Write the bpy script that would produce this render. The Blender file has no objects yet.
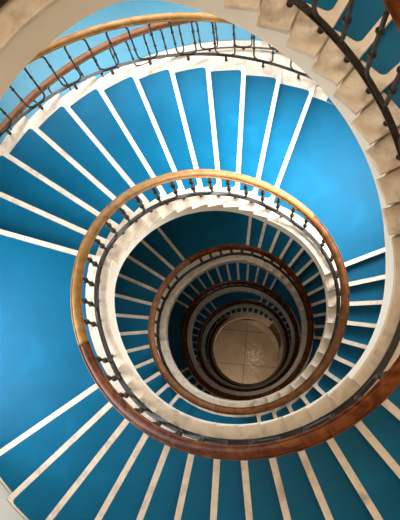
import bpy, bmesh, math, random
from mathutils import Vector
random.seed(7)
sc = bpy.context.scene
COL = sc.collection
H = 0.165
RI = 1.165          # inner edge of the treads
RF = 1.218          # face of the inner stringer
RC0, RC1 = 1.45, 2.95   # blue covering
RO = 3.10           # outer edge

# ------------------------------------------------------------------ materials
def newmat(name):
    m = bpy.data.materials.new(name); m.use_nodes = True
    nt = m.node_tree; b = nt.nodes['Principled BSDF']
    return m, nt, b
def noise_mat(name, stops, scale=3.0, detail=6, rough=0.5, bump=0.0, bscale=40, spec=0.5, metallic=0.0, stretch=None, scale2=None, stain=None, rrange=None, distortion=0.0):
    m, nt, b = newmat(name)
    tc = nt.nodes.new('ShaderNodeTexCoord')
    mp = nt.nodes.new('ShaderNodeMapping'); nt.links.new(tc.outputs['Object'], mp.inputs[0])
    if stretch: mp.inputs['Scale'].default_value = stretch
    n = nt.nodes.new('ShaderNodeTexNoise'); n.inputs['Scale'].default_value = scale; n.inputs['Detail'].default_value = detail
    n.inputs['Distortion'].default_value = distortion
    nt.links.new(mp.outputs[0], n.inputs['Vector'])
    cr = nt.nodes.new('ShaderNodeValToRGB'); nt.links.new(n.outputs['Fac'], cr.inputs[0])
    e = cr.color_ramp.elements
    while len(e) < len(stops): e.new(0.5)
    for i, (p, c) in enumerate(stops):
        e[i].position = p; e[i].color = (*c, 1)
    out = cr.outputs[0]
    if stain:
        col, th0, th1, s = stain
        n3 = nt.nodes.new('ShaderNodeTexNoise'); n3.inputs['Scale'].default_value = s; n3.inputs['Detail'].default_value = 8; n3.inputs['Roughness'].default_value = .65
        nt.links.new(tc.outputs['Object'], n3.inputs['Vector'])
        r3 = nt.nodes.new('ShaderNodeMapRange'); r3.inputs[1].default_value = th0; r3.inputs[2].default_value = th1
        nt.links.new(n3.outputs['Fac'], r3.inputs[0])
        mx = nt.nodes.new('ShaderNodeMix'); mx.data_type = 'RGBA'
        nt.links.new(r3.outputs[0], mx.inputs[0]); nt.links.new(out, mx.inputs[6]); mx.inputs[7].default_value = (*col, 1)
        out = mx.outputs[2]
    nt.links.new(out, b.inputs['Base Color'])
    b.inputs['Roughness'].default_value = rough
    b.inputs['Specular IOR Level'].default_value = spec
    b.inputs['Metallic'].default_value = metallic
    if rrange:
        rr = nt.nodes.new('ShaderNodeMapRange'); rr.inputs[3].default_value = rrange[0]; rr.inputs[4].default_value = rrange[1]
        nt.links.new(n.outputs['Fac'], rr.inputs[0]); nt.links.new(rr.outputs[0], b.inputs['Roughness'])
    if bump:
        n2 = nt.nodes.new('ShaderNodeTexNoise'); n2.inputs['Scale'].default_value = bscale; n2.inputs['Detail'].default_value = 4
        nt.links.new(mp.outputs[0], n2.inputs['Vector'])
        bp = nt.nodes.new('ShaderNodeBump'); bp.inputs['Strength'].default_value = bump; bp.inputs['Distance'].default_value = 0.01
        nt.links.new(n2.outputs['Fac'], bp.inputs['Height']); nt.links.new(bp.outputs[0], b.inputs['Normal'])
    return m
M = {}
M['marble'] = noise_mat('worn_marble', [(0.25, (.60, .46, .32)), (0.5, (.82, .70, .56)), (0.75, (.89, .81, .69))], scale=5, rough=.45, bump=.15, stain=((.30, .19, .10), .47, .78, 5))
M['cream'] = noise_mat('cream_plaster', [(0.3, (.90, .78, .62)), (0.7, (.95, .85, .70))], scale=1.5, rough=.6)
M['kerb'] = noise_mat('grey_brown_stone', [(0.3, (.48, .38, .26)), (0.7, (.60, .50, .36))], scale=4, rough=.5)
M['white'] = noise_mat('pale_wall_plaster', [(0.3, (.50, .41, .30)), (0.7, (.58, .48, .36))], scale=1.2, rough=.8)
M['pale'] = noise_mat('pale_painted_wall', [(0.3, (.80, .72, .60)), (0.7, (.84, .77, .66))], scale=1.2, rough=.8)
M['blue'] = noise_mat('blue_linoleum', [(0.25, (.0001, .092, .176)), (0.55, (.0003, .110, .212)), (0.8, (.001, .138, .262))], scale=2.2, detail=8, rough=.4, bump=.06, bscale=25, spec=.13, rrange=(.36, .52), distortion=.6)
M['polished'] = noise_mat('polished_blue_linoleum', [(0.25, (.0005, .19, .30)), (0.75, (.002, .25, .38))], scale=2.2, detail=8, rough=.45, spec=.55, rrange=(.36, .5), distortion=.6)  # paler, glossier copy of the blue linoleum; daylight glare put into its colour
M['iron'] = noise_mat('wrought_iron', [(0.3, (.014, .010, .008)), (0.7, (.040, .029, .022))], scale=30, rough=.42, bump=.3, bscale=60, metallic=.1, spec=.4)
def wood(name, a, b, c):
    return noise_mat(name, [(0.28, a), (0.5, b), (0.75, c)], scale=9, rough=.25, stretch=(1, 1, .35), spec=.15, distortion=1.2, rrange=(.28, .45))
M['gold'] = wood('honey_oak', (.24, .105, .028), (.36, .18, .055), (.46, .25, .09))
M['mahogany'] = wood('red_mahogany', (.045, .009, .003), (.13, .032, .007), (.26, .085, .022))
M['brown'] = wood('brown_beech', (.10, .034, .011), (.18, .068, .024), (.26, .11, .045))
M['rose'] = wood('faded_brown_oak', (.14, .052, .022), (.21, .09, .04), (.28, .13, .065))
def floor_mat():
    m, nt, b = newmat('stone_floor')
    tc = nt.nodes.new('ShaderNodeTexCoord')
    mp = nt.nodes.new('ShaderNodeMapping'); mp.inputs['Rotation'].default_value = (0, 0, .17); mp.inputs['Location'].default_value = (.1, .55, 0)
    nt.links.new(tc.outputs['Object'], mp.inputs[0])
    br = nt.nodes.new('ShaderNodeTexBrick'); br.offset = 0; br.inputs['Scale'].default_value = 1
    br.inputs['Brick Width'].default_value = 1.3; br.inputs['Row Height'].default_value = 1.3; br.inputs['Mortar Size'].default_value = .012
    br.inputs['Color1'].default_value = (1, 1, 1, 1); br.inputs['Color2'].default_value = (.93, .93, .93, 1); br.inputs['Mortar'].default_value = (.35, .33, .3, 1)
    nt.links.new(mp.outputs[0], br.inputs['Vector'])
    n = nt.nodes.new('ShaderNodeTexNoise'); n.inputs['Scale'].default_value = 1.6; n.inputs['Detail'].default_value = 9
    nt.links.new(tc.outputs['Object'], n.inputs['Vector'])
    cr = nt.nodes.new('ShaderNodeValToRGB'); cr.color_ramp.elements[0].position = .3; cr.color_ramp.elements[1].position = .75
    cr.color_ramp.elements[0].color = (.33, .25, .165, 1); cr.color_ramp.elements[1].color = (.46, .37, .26, 1)
    nt.links.new(n.outputs['Fac'], cr.inputs[0])
    # pale worn patch
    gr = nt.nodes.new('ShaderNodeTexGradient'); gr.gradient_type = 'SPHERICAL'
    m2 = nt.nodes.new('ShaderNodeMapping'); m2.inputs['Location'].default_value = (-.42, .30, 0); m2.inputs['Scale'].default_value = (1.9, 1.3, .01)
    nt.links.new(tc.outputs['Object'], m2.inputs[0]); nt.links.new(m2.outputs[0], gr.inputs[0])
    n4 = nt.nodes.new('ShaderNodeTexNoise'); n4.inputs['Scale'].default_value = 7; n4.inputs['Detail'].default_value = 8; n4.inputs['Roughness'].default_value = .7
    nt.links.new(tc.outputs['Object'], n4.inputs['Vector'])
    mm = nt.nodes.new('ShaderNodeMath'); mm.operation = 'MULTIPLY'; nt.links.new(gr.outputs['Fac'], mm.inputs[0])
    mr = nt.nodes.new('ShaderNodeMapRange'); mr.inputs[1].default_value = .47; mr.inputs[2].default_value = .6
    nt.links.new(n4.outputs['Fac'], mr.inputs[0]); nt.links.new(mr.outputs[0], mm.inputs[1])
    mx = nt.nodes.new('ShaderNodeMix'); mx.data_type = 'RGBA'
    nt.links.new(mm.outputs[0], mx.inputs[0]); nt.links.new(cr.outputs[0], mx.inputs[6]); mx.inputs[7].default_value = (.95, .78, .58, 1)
    mu = nt.nodes.new('ShaderNodeMix'); mu.data_type = 'RGBA'; mu.blend_type = 'MULTIPLY'; mu.inputs[0].default_value = 1
    nt.links.new(mx.outputs[2], mu.inputs[6]); nt.links.new(br.outputs[0], mu.inputs[7])
    nt.links.new(mu.outputs[2], b.inputs['Base Color']); b.inputs['Roughness'].default_value = .5
    return m
M['floor'] = floor_mat()
def pane_mat():
    m, nt, b = newmat('daylight_glass')
    b.inputs['Base Color'].default_value = (.8, .9, 1, 1)
    b.inputs['Emission Color'].default_value = (.78, .9, 1, 1); b.inputs['Emission Strength'].default_value = 1.3
    return m
M['pane'] = pane_mat()

# ------------------------------------------------------------------ helpers
def pt(r, phi, z):
    a = math.radians(phi); return Vector((r * math.sin(a), r * math.cos(a), z))
def link(name, bm, mat, parent=None, smooth=False, label=None):
    me = bpy.data.meshes.new(name); bmesh.ops.recalc_face_normals(bm, faces=bm.faces[:])
    bm.to_mesh(me); bm.free(); me.materials.append(mat)
    if smooth:
        for p in me.polygons: p.use_smooth = True
    o = bpy.data.objects.new(name, me); COL.objects.link(o)
    if parent:
        o.parent = parent; o.matrix_parent_inverse = parent.matrix_world.inverted() if False else parent.matrix_basis.inverted()
    if label: o['label'] = label
    return o
def thing(name, label, cat, loc=(0, 0, 0), group=None):
    o = bpy.data.objects.new(name, None); COL.objects.link(o); o.location = loc; o.empty_display_size = .2
    o['label'] = label; o['category'] = cat
    if group: o['group'] = group
    return o
def tag(o, label, cat, group=None):
    o['label'] = label; o['category'] = cat
    if group: o['group'] = group
    return o
def sweep(bm, phis, prof):
    """closed profile [(r,z)..] = prof(phi), swept along phi; capped"""
    rings = [[bm.verts.new(pt(r, p, z)) for r, z in prof(p)] for p in phis]
    n = len(rings[0])
    for a, b in zip(rings, rings[1:]):
        for i in range(n): bm.faces.new((a[i], a[(i + 1) % n], b[(i + 1) % n], b[i]))
    bm.faces.new(rings[0]); bm.faces.new(rings[-1][::-1])
def frange(a, b, step):
    n = max(1, int(math.ceil((b - a) / step))); return [a + (b - a) * i / n for i in range(n + 1)]
def tube(bm, pts, rad, seg=8, cap=True):
    rings = []
    N = len(pts); up = None
    for i, p in enumerate(pts):
        t = (pts[min(i + 1, N - 1)] - pts[max(i - 1, 0)]).normalized()
        if up is None:
            up = t.orthogonal().normalized()
        up = (up - t * up.dot(t)).normalized(); s = t.cross(up)
        r = rad(i) if callable(rad) else rad
        rings.append([bm.verts.new(p + (up * math.cos(2 * math.pi * k / seg) + s * math.sin(2 * math.pi * k / seg)) * r) for k in range(seg)])
    for a, b in zip(rings, rings[1:]):
        for k in range(seg): bm.faces.new((a[k], a[(k + 1) % seg], b[(k + 1) % seg], b[k]))
    if cap: bm.faces.new(rings[0][::-1]); bm.faces.new(rings[-1])
def ball(bm, c, r, sz=1.0, seg=10):
    res = bmesh.ops.create_uvsphere(bm, u_segments=seg, v_segments=6, radius=r)
    for v in res['verts']: v.co = Vector((v.co.x, v.co.y, v.co.z * sz)) + c

# ------------------------------------------------------------------ the staircase line (clockwise seen from above = going down)
# each flight: (first nosing angle, angle per step, number of nosings); the first nosing is the edge of the landing above
FL = [(-7.6, 8.6, 12), (136.4, 8.64, 13), (290.6, 8.59, 12), (433.8, 9.10, 12), (584.2, 9.24, 12),
      (731.0, 8.05, 12), (877.8, 8.05, 12), (1024.5, 8.05, 12), (1171.2, 8.05, 12), (1317.8, 8.05, 12), (1464.4, 8.05, 12), (1611.1, 8.05, 12), (1757.8, 8.05, 12)]
NOS = []; z = H * 12
for j, (s, d, n) in enumerate(FL):
    for k in range(n):
        NOS.append((s + k * d, z, j, k)); z -= H
ZFLOOR = z
xs = [-300.0]; zs = [NOS[0][1]]
for i, (a, zz, j, k) in enumerate(NOS):
    xs.append(a); zs.append(zz)
    if i + 1 == len(NOS) or NOS[i + 1][2] != j:
        xs.append(a + FL[j][1]); zs.append(zz - H)
xs.append(3000.0); zs.append(ZFLOOR)
import bisect
def zraw(p):
    i = min(max(bisect.bisect_right(xs, p) - 1, 0), len(xs) - 2)
    return zs[i] + (zs[i + 1] - zs[i]) * (p - xs[i]) / (xs[i + 1] - xs[i])
def zsm(p, w=30.0, n=9):
    return sum(zraw(p - w + 2 * w * i / (n - 1)) for i in range(n)) / n
def drop(p):
    # depth of the stringer below the nosing line: deeper on the flights than on the landings
    g = (zraw(p - 10) - zraw(p + 10)) / (20 * H / 8.6)
    return .35 + .09 * min(1.0, g)
def r_out(phi):
    m = phi % 360
    return 2.84 if 124 < m < 246 else RO

# ------------------------------------------------------------------ steps and landings
def cover_poly(a0, a1, r0, r1, front, rad=.038):
    """outline of the blue covering: from riser angle a0 to front edge (front metres short of a1), front corners rounded"""
    def fr(r): return a1 - math.degrees(front / r)
    pts = []
    n = max(2, int((a1 - a0) / 2.5) + 1)
    e0 = fr(r0)
    # inner arc from a0 to front corner
    dr = math.degrees(rad / r0)
    for i in range(n + 1): pts.append((r0, a0 + (e0 - dr - a0) * i / n))
    for i in range(1, 6):
        t = math.pi / 2 * i / 5
        pts.append((r0 + rad * (1 - math.cos(t)), fr(r0 + rad * (1 - math.cos(t))) - dr * (1 - math.sin(t))))
    for i in range(1, 8): 
        r = r0 + rad + (r1 - r0 - 2 * rad) * i / 8; pts.append((r, fr(r)))
    dr1 = math.degrees(rad / r1)
    for i in range(0, 6):
        t = math.pi / 2 * i / 5
        r = r1 - rad * (1 - math.sin(t)); pts.append((r, fr(r) - dr1 * (1 - math.cos(t))))
    m = max(2, int((a1 - a0) / 2.5) + 1)
    e1 = fr(r1) - dr1
    for i in range(1, m + 1): pts.append((r1, e1 + (a0 - e1) * i / m))
    return pts
def covering(bm, a0, a1, zt, r0, r1, front=.054, riser=None):
    pts = cover_poly(a0, a1, r0, r1, front)
    t = [bm.verts.new(pt(r, p, zt + .003)) for r, p in pts]
    b = [bm.verts.new(pt(r, p, zt - .004)) for r, p in pts]
    bm.faces.new(t); bm.faces.new(b[::-1])
    for i in range(len(t)):
        k = (i + 1) % len(t); bm.faces.new((t[i], t[k], b[k], b[i]))
    if riser:                      # the sheet on the riser under this nosing
        zb = zt - H
        def q(r, off, z): return pt(r, a1 - math.degrees(off / r), z)
        vs = [bm.verts.new(q(r, o, z)) for z in (zt - .04, zb + .002) for r in (r0, r1) for o in (.022, .028)]
        for f in ((0, 1, 3, 2), (4, 6, 7, 5), (0, 2, 6, 4), (1, 5, 7, 3), (0, 4, 5, 1), (2, 3, 7, 6)): bm.faces.new([vs[i] for i in f])
def step_body(bm, a0, a1, zt, ro, zb0, zb1):
    RI = 1.172 if a1 < 100 else 1.203
    # tread plate with overhanging nosing
    th = .045
    ph = frange(a0 - .3, a1, 3.0)
    def plate(p): 
        return [(RI, zt - .006), (RI + .006, zt), (ro, zt), (ro, zt - th), (RI + .006, zt - th), (RI, zt - th + .006)]
    sweep(bm, ph, plate)
    # wedge body below (riser)
    rb = RF + .03
    def body(p):
        f = (p - a0) / (a1 - a0); zb = zb0 + (zb1 - zb0) * f
        return [(rb, zt - .03), (ro - .01, zt - .03), (ro - .01, zb), (rb, zb)]
    # riser face is kept a constant distance behind the nosing
    rings = []
    for p in ph[:-1]: rings.append([pt(r, p, z) for r, z in body(p)])
    last = []
    for r, z in body(a1): last.append(pt(r, a1 - math.degrees(.028 / r), z))
    rings.append(last)
    R = [[bm.verts.new(v) for v in ring] for ring in rings]
    for a, b in zip(R, R[1:]):
        for i in range(4): bm.faces.new((a[i], a[(i + 1) % 4], b[(i + 1) % 4], b[i]))
    bm.faces.new(R[0]); bm.faces.new(R[-1][::-1])
def stringer_and_soffit(parent, a, b, ro, under=.04):
    """cream inner face under the treads (top follows the steps) and the smooth soffit behind it"""
    cuts = sorted({a, b, *[n[0] for n in NOS if a < n[0] < b]})
    bm = bmesh.new()
    def ztread(p):
        for (q, zz, j, k) in NOS:
            if q >= p - 1e-6: return zz
        return ZFLOOR
    for c0, c1 in zip(cuts, cuts[1:]):
        zt = ztread(c1) - under
        ph = frange(c0, c1, 3.0)
        sweep(bm, ph, lambda p: [(RF, zt), (RF + .017, zt), (RF + .017, max(zsm(p, 12) - drop(p), ZFLOOR + .001)), (RF, max(zsm(p, 12) - drop(p), ZFLOOR + .001))])
    link('stringer', bm, M['cream'], parent)
    bm = bmesh.new()
    def prof(p):
        zb = max(zsm(p, 12) - drop(p) + .02, ZFLOOR + .001); zt = max(zraw(p) - .2, zb + .01)
        zt = max(zt, zb + .01)
        return [(RF + .018, zt), (ro, zt), (ro, zb), (RF + .018, zb)]
    sweep(bm, frange(a, b, 3.0), prof)
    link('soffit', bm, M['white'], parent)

flight_lab = [
 'nearest flight of worn marble and blue steps at the upper right, cropped by the frame',
 'large flight of blue steps with pale nosings fanning across the bottom of the view',
 'blue flight across the top left between the honey handrail and the outer railing',
 'blue flight right of the big ring, just below the bright upper right landing',
 'blue flight left of the second handrail ring, framed by the big white marble ring',
 'blue flight at upper right between second handrail ring and the ring inside it',
 'dark flight inside the lower left of the second handrail ring',
 'blue flight over the top of the third handrail ring',
 'dark flight at lower right, just inside the third handrail ring',
 'dark flight at the left, inside the third handrail ring, beside the stone floor',
 'dark flight close to the right edge of the stone floor',
 'dark flight close to the lower left edge of the stone floor',
 'lowest dark flight curving along the top edge of the stone floor']
landing_lab = [
 'highest landing at the top left corner, stone edge above a cream stringer',
 'landing at the right edge of the view before the big bottom flight',
 'wide plain blue landing filling the left of the view',
 'broad bright blue landing at the upper right, under the nearest flight',
 'plain blue landing strip at the bottom between white marble ring and second handrail ring',
 'plain dark blue landing above the second handrail ring, left of its top',
 'shadowed plain landing at lower right inside the second handrail ring',
 'shadowed plain blue landing at left inside the second handrail ring',
 'shadowed plain landing at upper right inside the third handrail ring',
 'shadowed plain landing at lower left inside the third handrail ring',
 'shadowed landing directly above the top of the stone floor',
 'shadowed landing at the lower right edge of the stone floor',
 'lowest shadowed landing at the left edge of the stone floor']
for j, (s, d, n) in enumerate(FL):
    zt0 = [q for q in NOS if q[2] == j][0][1]
    # landing that ends at this flight's first nosing
    la = FL[j - 1][0] + (FL[j - 1][2] - 1) * FL[j - 1][1] if j else -78.0
    mid = (la + s) / 2
    ro = r_out(mid)
    if j in (4,): ro = 2.84
    T = thing('stair_landing', landing_lab[j], 'landing', pt(2.1, mid, zt0), 'landings of the round staircase')
    bm = bmesh.new(); ph = frange(la, s, 3.0)
    RL = 1.19 if j == 0 else 1.236
    sweep(bm, ph, lambda p: [(RL, zt0 - .006), (RL + .006, zt0), (ro, zt0), (ro, zt0 - .045), (RL + .006, zt0 - .045), (RL, zt0 - .039)])
    e = .028
    sweep(bm, frange(la, s - math.degrees(e / 2), 3.0), lambda p: [(RF + .03, zt0 - .03), (ro - .01, zt0 - .03), (ro - .01, zt0 - .19), (RF + .03, zt0 - .19)])
    link('slab', bm, M['marble'], T)
    bm = bmesh.new(); covering(bm, la - .4, s, zt0, RC0, min(RC1, ro - .02), riser=True)
    link('floor_covering', bm, M['blue'], T)
    stringer_and_soffit(T, la, s, ro - .02, .04 if j == 0 else .004)
    # flight: steps after the first nosing
    T = thing('stair_flight', flight_lab[j], 'stairs', pt(2.1, s + d * n / 2, zt0 - H * n), 'flights of the round staircase')
    for k in range(1, n):
        a0 = s + (k - 1) * d; a1 = s + k * d; zt = zt0 - k * H
        ro = r_out((a0 + a1) / 2)
        bm = bmesh.new(); step_body(bm, a0, a1, zt, ro, zt - .02, zt - .19)
        so = link('step', bm, M['marble'], T)
        bm = bmesh.new(); covering(bm, a0 - math.degrees(.026 / 2), a1, zt, RC0, min(RC1, ro - .02), riser=True)
        co = link('tread_covering', bm, M['blue'], None)
        co.parent = so; co.matrix_parent_inverse = T.matrix_basis.inverted()
        so.matrix_parent_inverse = T.matrix_basis.inverted()
    stringer_and_soffit(T, s, s + (n - 1) * d, r_out(s + d * n / 2) - .02 if r_out(s + 1) == r_out(s + n * d) else 2.82)

# make parent transforms consistent: children were modelled in world space, so re-base them on their thing's origin
bpy.context.view_layer.update()
def rebase(root):
    off = root.location.copy()
    for c in root.children:
        c.matrix_parent_inverse.identity(); 
        c.data.transform(__import__('mathutils').Matrix.Translation(-off)); 
        for g in c.children:
            g.matrix_parent_inverse.identity(); g.data.transform(__import__('mathutils').Matrix.Translation(-off))

# ------------------------------------------------------------------ railings
RB = 1.325; RT = 1.300; HR = 1.06
def rail_profile(c, zt, w=.058, inner=True):
    # moulded wooden handrail: rounded crown on a narrower ribbed body, zt = top
    s = [(-.60, -.072), (-.72, -.050), (-.95, -.046), (-1.0, -.034), (-.94, -.024), (-.72, -.022), (-.66, -.030), (-.60, -.012), (-.45, -.003), (0, .002),
         (.45, -.003), (.60, -.012), (.66, -.030), (.72, -.022), (.94, -.024), (1.0, -.034), (.95, -.046), (.72, -.050), (.60, -.072)]
    return [(c + a * w, zt + b) for a, b in s]
def serpent(bm, leg_angles, rb, rt, zb, zt, rad, corner, first_top=True, last_top=True, seg=8):
    """one U-shaped bar: down the first leg, round the bottom, up the second leg, over to the next one"""
    a0, a1, a2 = leg_angles     # leg 1, leg 2, next unit's leg 1 (or None)
    def P(p, f):                # f = 0 bottom .. 1 top
        z0 = zb(p); z1 = zt(p); return pt(rb + (rt - rb) * f, p, z0 + (z1 - z0) * f)
    pts = []
    def arc(pa, pb, bottom):
        ca = math.degrees(corner / rb); ca = min(ca, (pb - pa) / 2)
        hh = zt(pa) - zb(pa); cf = corner / hh * 1.5
        o = []
        for i in range(6):
            t = math.pi / 2 * i / 5
            o.append((pa + ca * (1 - math.cos(t)), cf * (1 - math.sin(t))))
        for i in range(6):
            t = math.pi / 2 * (5 - i) / 5
            o.append((pb - ca * (1 - math.cos(t)), cf * (1 - math.sin(t))))
        return [P(p, f if bottom else 1 - f) for p, f in o]
    cf = corner * 1.5
    pts += [P(a0, 1 - cf / 1.0 * 1.0)] + [P(a0, f) for f in (.7, .5, .3)]
    pts += arc(a0, a1, True)
    pts += [P(a1, f) for f in (.3, .5, .7)]
    if a2 is not None: pts += arc(a1, a2, False)
    else: pts += [P(a1, 1.0)]
    tube(bm, pts, rad, seg)
    for a in (a0, a1):
        for f in (.33, .66): ball(bm, P(a, f), rad * 1.9, .8, 8)
def railing(label, a, b, unit_angles, rb, rt, zbase, ztop, mat, rad, corner, rail_w, base_w, loc_phi, mounts, group, deep=False, first=0, name='stair_railing'):
    T = thing(name, label, 'railing', pt(rb, loc_phi, zbase(loc_phi)), group)
    bm = bmesh.new(); sweep(bm, frange(a, b, 1.5 if not deep else 3), lambda p: rail_profile(rt, ztop(p), rail_w)); link('handrail', bm, mat, T, smooth=True)
    bm = bmesh.new(); sweep(bm, frange(a, b, 2.0), lambda p: [(rb - base_w / 2, zbase(p)), (rb + base_w / 2, zbase(p)), (rb + base_w / 2, zbase(p) - .014), (rb - base_w / 2, zbase(p) - .014)])
    link('bottom_rail', bm, M['iron'], T)
    # flat iron strap under the wood
    bm = bmesh.new(); sweep(bm, frange(a, b, 2.0), lambda p: [(rt - .022, ztop(p) - .070), (rt + .022, ztop(p) - .070), (rt + .022, ztop(p) - .082), (rt - .022, ztop(p) - .082)])
    link('top_strap', bm, M['iron'], T)
    for i, u in enumerate(unit_angles):
        bm = bmesh.new()
        serpent(bm, u, rb, rt, lambda p: zbase(p) + rad * .6, lambda p: ztop(p) - .082 - rad * .6, rad, corner, seg=6 if deep else 8)
        link('baluster', bm, M['iron'], T, smooth=True)
    for m in mounts:
        bm = bmesh.new(); p, zt = m
        zc = zbase(p) - .014
        hgt = max(zc - zt, .02)
        tube(bm, [pt(rb, p, zt), pt(rb, p, zt + .008), pt(rb, p, zt + .008), pt(rb, p, zt + hgt * .5), pt(rb, p, zc)], lambda i: (.020, .020, .012, .018, .010)[i], 8)
        link('mounting_knob', bm, M['iron'], T, smooth=True)
    return T
def ztread(p):
    for (q, zz, j, k) in NOS:
        if q >= p: return zz
    return ZFLOOR
bounds = [-60.0, 112.0, 250.0, 409.0, 558.0, 686.0, 849.0, 995.0, 1142.0, 1288.0, 1434.0, 1581.0, 1726.0, 1772.0]
rail_mats = ['mahogany', 'mahogany', 'gold', 'brown', 'rose', 'mahogany', 'mahogany', 'mahogany', 'mahogany', 'mahogany', 'mahogany', 'mahogany', 'mahogany']
rail_mats[0] = 'mahogany'
rail_lab = [
 'nearest iron railing with red brown handrail, cut by the upper right corner',
 'iron railing with thick dark red handrail sweeping across the bottom of the view',
 'iron railing with golden honey handrail curving over the top of the big ring',
 'iron railing with brown handrail down the right side of the big ring',
 'iron railing with faded brown handrail at the lower left of the second ring',
 'iron railing with reddish handrail over the top right of the second ring',
 'dark iron railing with red brown handrail at the lower left of the third ring',
 'iron railing with red brown handrail over the top of the third ring',
 'dark railing at the lower right of the third ring inward',
 'dark railing left of the stone floor, outside the innermost rings',
 'dark railing right of the stone floor, nearest ring on that side',
 'dark railing along the bottom edge of the stone floor',
 'lowest short dark railing at the upper left edge of the stone floor']
def zbase_in(p): return zsm(p, 9) + .058
for j in range(13):
    a, b = bounds[j], bounds[j + 1]
    s, d, n = FL[j]
    # legs: one per step on the flight, the same spacing on the landings
    legs = []
    p = s + d * .45
    while p > a + 3: p -= d
    p += d
    while p < b - 2: legs.append(p); p += d
    if len(legs) % 2: legs = legs[:-1] if j != 1 else legs[1:]
    units = [(legs[i], legs[i + 1], legs[i + 2] if i + 2 < len(legs) else (legs[i + 1] + d if legs[i + 1] + d < b + d * .9 else None)) for i in range(0, len(legs) - 1, 2)]
    mounts = [(q, ztread(q)) for q in [l + d * .3 for l in legs]]
    deep = j >= 5
    railing(rail_lab[j], a, b, units, RB, RT, zbase_in, lambda p: zsm(p) + HR + .0, M[rail_mats[j]], .0150, .05, .050, .048, (a + b) / 2, mounts, 'railings around the open shaft', deep)

# outer railing of the upper left flight
def zbase_out(p): return zsm(p, 9) + .062
s, d, n = FL[2]
legs = []; p = s - 3 * d + d * .2
while p < s + (n + 1) * d: legs += [p, p + d * .5]; p += d
units = [(legs[i], legs[i + 1], legs[i + 2] if i + 2 < len(legs) else None) for i in range(0, len(legs) - 1, 2)]
railing('outer railing with honey handrail along the wide end of the upper left flight', legs[0] - 2, legs[-1] + 2, units, 3.085, 3.085, zbase_out, lambda p: zsm(p) + 1.06,
        M['gold'], .0105, .075, .05, .036, 330, [(q + d * .25, ztread(q + d * .25)) for q in legs[::2]], None)

# gallery outside that flight, level with the bright landing
ZG = NOS[[i for i, q in enumerate(NOS) if q[2] == 3][0]][1]
GR = 6.2
def ring_floor(name, a, b, r0, r1, z0, z1, mat, step=4):
    bm = bmesh.new(); sweep(bm, frange(a, b, step), lambda p: [(r0, z1), (r1, z1), (r1, z0), (r0, z0)]); return link(name, bm, mat)
o = ring_floor('floor', 285, 390, 3.15, GR, ZG - .30, ZG - .006, M['marble']); o['kind'] = 'structure'
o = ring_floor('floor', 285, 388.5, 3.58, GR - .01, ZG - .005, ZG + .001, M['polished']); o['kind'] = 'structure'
o = ring_floor('floor', 390, 450, 3.15, 3.72, ZG - .30, ZG - .006, M['marble']); o['kind'] = 'structure'
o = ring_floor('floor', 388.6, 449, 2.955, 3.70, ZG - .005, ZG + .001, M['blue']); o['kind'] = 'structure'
legs = []; p = 291.0; dd = 7.4
while p < 384: legs += [p, p + dd * .5]; p += dd
units = [(legs[i], legs[i + 1], legs[i + 2] if i + 2 < len(legs) else None) for i in range(0, len(legs) - 1, 2)]
railing('second farther railing seen through the outer railing, on the bright floor beyond', legs[0] - 2, legs[-1] + 2, units, 3.46, 3.44, lambda p: ZG + .04, lambda p: ZG + 1.02,
        M['rose'], .0100, .075, .05, .020, 340, [(q + dd * .25, ZG) for q in legs[::2]], None)

# re-base every thing on its own origin
bpy.context.view_layer.update()
for o in list(COL.objects):
    if o.type == 'EMPTY': rebase(o)

# ------------------------------------------------------------------ the setting
ZTOP = 8.6
def wall(name, a, b, r, z0, z1, mat=None, th=.25):
    bm = bmesh.new(); sweep(bm, frange(a, b, 4), lambda p: [(r, z1), (r + th, z1), (r + th, z0), (r, z0)])
    o = link(name, bm, mat or M['white']); o['kind'] = 'structure'; return o
wall('wall_south', 124.2, 246, 2.85, ZFLOOR, ZTOP, M['pale'])
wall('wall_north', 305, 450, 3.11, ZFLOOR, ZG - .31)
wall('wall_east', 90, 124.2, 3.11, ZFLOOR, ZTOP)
wall('wall_northeast', 90, 91.5, 3.11, ZG - .3, ZTOP, th=.86)
wall('wall_northeast', 389.6, 391, 3.72, ZG - .3, ZTOP, th=GR - 3.72)
wall('wall_northwest', 283.5, 285, 3.37, ZG - .3, ZTOP, th=GR - 3.37)
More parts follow.
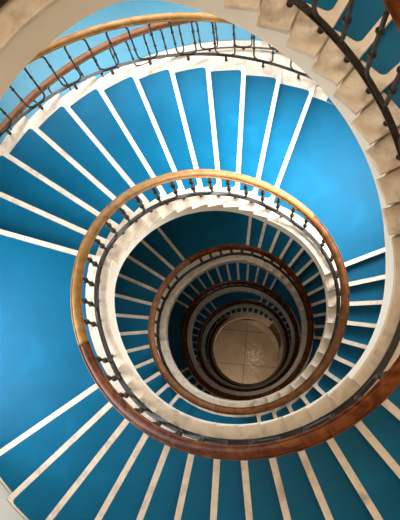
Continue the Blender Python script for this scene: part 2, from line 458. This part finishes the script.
# outer walls pierced by windows
def pierced(name, a, b, r, z0, z1, wins, mat):
    bm = bmesh.new(); prev = a
    def seg(p0, p1, q0, q1):
        sweep(bm, frange(p0, p1, 4), lambda p: [(r, q1), (r + .25, q1), (r + .25, q0), (r, q0)])
    for (p0, p1, q0, q1, *more) in wins:
        seg(prev, p0, z0, z1); seg(p0, p1, z0, q0); prev = p1
        if more: seg(p0, p1, q1, more[0]); q1 = more[1]
        seg(p0, p1, q1, z1)
    seg(prev, b, z0, z1)
    o = link(name, bm, mat); o['kind'] = 'structure'
NW = [0]
def window_or_fill(p0, p1, r, q0, q1, power, col, spread=180, aim=1.0, to=None):
    NW[0] += 1
    bm = bmesh.new(); sweep(bm, frange(p0, p1, 3), lambda p: [(r + .14, q1), (r + .15, q1), (r + .15, q0), (r + .14, q0)])
    w = link('window_%d' % NW[0], bm, M['pane']); w['kind'] = 'structure'
    bm = bmesh.new(); hw = math.degrees(.035 / r)
    for c in (p0 + hw, (p0 + p1) / 2, p1 - hw):
        sweep(bm, [c - hw, c + hw], lambda p: [(r + .08, q1), (r + .13, q1), (r + .13, q0), (r + .08, q0)])
    for zc in (q0 + .03, (q0 + q1) / 2, q1 - .03):
        sweep(bm, frange(p0, p1, 4), lambda p: [(r + .08, zc + .03), (r + .13, zc + .03), (r + .13, zc - .03), (r + .08, zc - .03)])
    link('window_frame', bm, M['cream'], w)
    c = (p0 + p1) / 2
    wd = 2 * r * math.sin(math.radians(p1 - p0) / 2)
    area('window_daylight', pt(r * math.cos(math.radians(p1 - p0) / 2) - .02, c, (q0 + q1) / 2), to or pt(0, c, (q0 + q1) / 2 - aim), wd * .95, (q1 - q0) * .95, power, col, spread)
DAY = (.93, .965, 1.0)
# ceiling; its round opening is added for the fill lamp above
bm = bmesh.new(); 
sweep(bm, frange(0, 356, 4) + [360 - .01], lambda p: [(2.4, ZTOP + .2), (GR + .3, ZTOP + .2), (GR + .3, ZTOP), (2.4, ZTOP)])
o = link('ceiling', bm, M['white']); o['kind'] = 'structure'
# bottom floor
bm = bmesh.new(); bmesh.ops.create_cone(bm, cap_ends=True, segments=72, radius1=3.4, radius2=3.4, depth=.2)
for v in bm.verts: v.co.z += -.1
o = link('floor', bm, M['floor']); o.location = (0, 0, ZFLOOR); o['kind'] = 'structure'
# crescent shaped kerb stone on the floor
bm = bmesh.new()
prof = []
N = 24
outer = [(1.19, -4 + 96 * i / N) for i in range(N + 1)]
inner = []
for i in range(N + 1):
    t = i / N; w = .21 * math.sin(math.pi * min(1, t * 1.0)) ** .6
    inner.append((1.185 - w, -4 + 96 * t))
poly = outer + inner[::-1][1:-1]
tv = [bm.verts.new(pt(r, p, ZFLOOR + .14)) for r, p in poly]; bv = [bm.verts.new(pt(r, p, ZFLOOR)) for r, p in poly]
bm.faces.new(tv); bm.faces.new(bv[::-1])
for i in range(len(tv)): bm.faces.new((tv[i], tv[(i + 1) % len(tv)], bv[(i + 1) % len(tv)], bv[i]))
tag(link('kerb_stone', bm, M['kerb']), 'pale crescent shaped kerb stone on the stone floor, upper right edge', 'kerb')

# ------------------------------------------------------------------ light
def area(name, loc, target, sx, sy, power, col, spread=180):
    l = bpy.data.lights.new(name, 'AREA'); l.shape = 'RECTANGLE'; l.size = sx; l.size_y = sy; l.energy = power; l.color = col; l.spread = math.radians(spread)
    o = bpy.data.objects.new(name, l); COL.objects.link(o); o.location = loc
    o.rotation_euler = (Vector(target) - Vector(loc)).to_track_quat('-Z', 'Y').to_euler(); return o
WN = (349, 375, ZG + .9, ZG + 5.0); WE = (396, 424, ZG + .8, ZG + 3.4); WU = (396, 424, 2.4, 4.4); WW = (248, 282, -1.7, 0.0)
pierced('wall_gallery', 285, 390, GR, ZG - .3, ZTOP, [(318, 342) + WN[2:], WN], M['white'])
pierced('wall_gallery', 391, 450, 3.72, ZG - .3, ZTOP, [WE + WU[2:]], M['white'])
pierced('wall_west', 246, 305, 3.11, ZFLOOR, ZTOP, [WW], M['white'])
window_or_fill(318, 342, GR, WN[2], WN[3], 45, DAY, 50, 9.0)  # added pane and lamp, only to brighten the gallery floor
window_or_fill(WN[0], WN[1], GR, WN[2], WN[3], 165, DAY, 88, 4.0)
window_or_fill(WE[0], WE[1], 3.72, WE[2], WE[3], 178, DAY, 80, 3.4, (-.55, .95, -4.9))
window_or_fill(WU[0], WU[1], 3.72, WU[2], WU[3], 26, (1.0, .86, .68), 110, 2.6)  # added warm pane and lamp to brighten the nearest flight
window_or_fill(WW[0], WW[1], 3.11, WW[2], WW[3], 92, (.80, .91, 1.0), 165, 1.0)
area('skylight', (0, 0, ZTOP + .1), (0, 0, 0), 4.2, 4.2, 250, (1.0, .82, .62))  # added unseen lamp sending warm fill down the well
w = bpy.data.worlds.new('World'); sc.world = w; w.use_nodes = True
w.node_tree.nodes['Background'].inputs[0].default_value = (.9, .93, 1, 1); w.node_tree.nodes['Background'].inputs[1].default_value = .04

# lower storeys: added glowing panes and lamps, plus an added warm floor fill
for i, (p, z) in enumerate([(30, -7.6), (20, -12.0), (25, -16.4)]):
    bm = bmesh.new(); sweep(bm, [p - 12, p - 6, p, p + 6, p + 12], lambda q: [(3.05, z + .7), (3.09, z + .7), (3.09, z - .7), (3.05, z - .7)])
    w = link('window_%d' % (i + 6), bm, M['pane']); w['kind'] = 'structure'
    area('window_daylight', pt(3.0, p, z), pt(0, p, z - .5), 1.2, 1.4, (13, 3, 1)[i], (1.0, .86, .68))
area('lobby_lamp', pt(2.3, 195, ZFLOOR + 1.8), (.1, .4, ZFLOOR), .5, .5, 36, (1.0, .84, .66))  # added hidden lamp that warms the bottom floor

# ------------------------------------------------------------------ camera
cam = bpy.data.cameras.new('camera'); co = bpy.data.objects.new('camera', cam); COL.objects.link(co)
F = 743.7
cam.sensor_fit = 'HORIZONTAL'; cam.sensor_width = 36; cam.lens = F / 400 * 36
co.location = (.178, -.779, 5.214); co.rotation_euler = (.147766, .071831, -.078098); cam.clip_start = .05
sc.camera = co
sc.view_settings.view_transform = 'Standard'; sc.view_settings.look = 'None'; sc.view_settings.gamma = 1; sc.view_settings.use_curve_mapping = False
sc.view_settings.exposure = 0.0
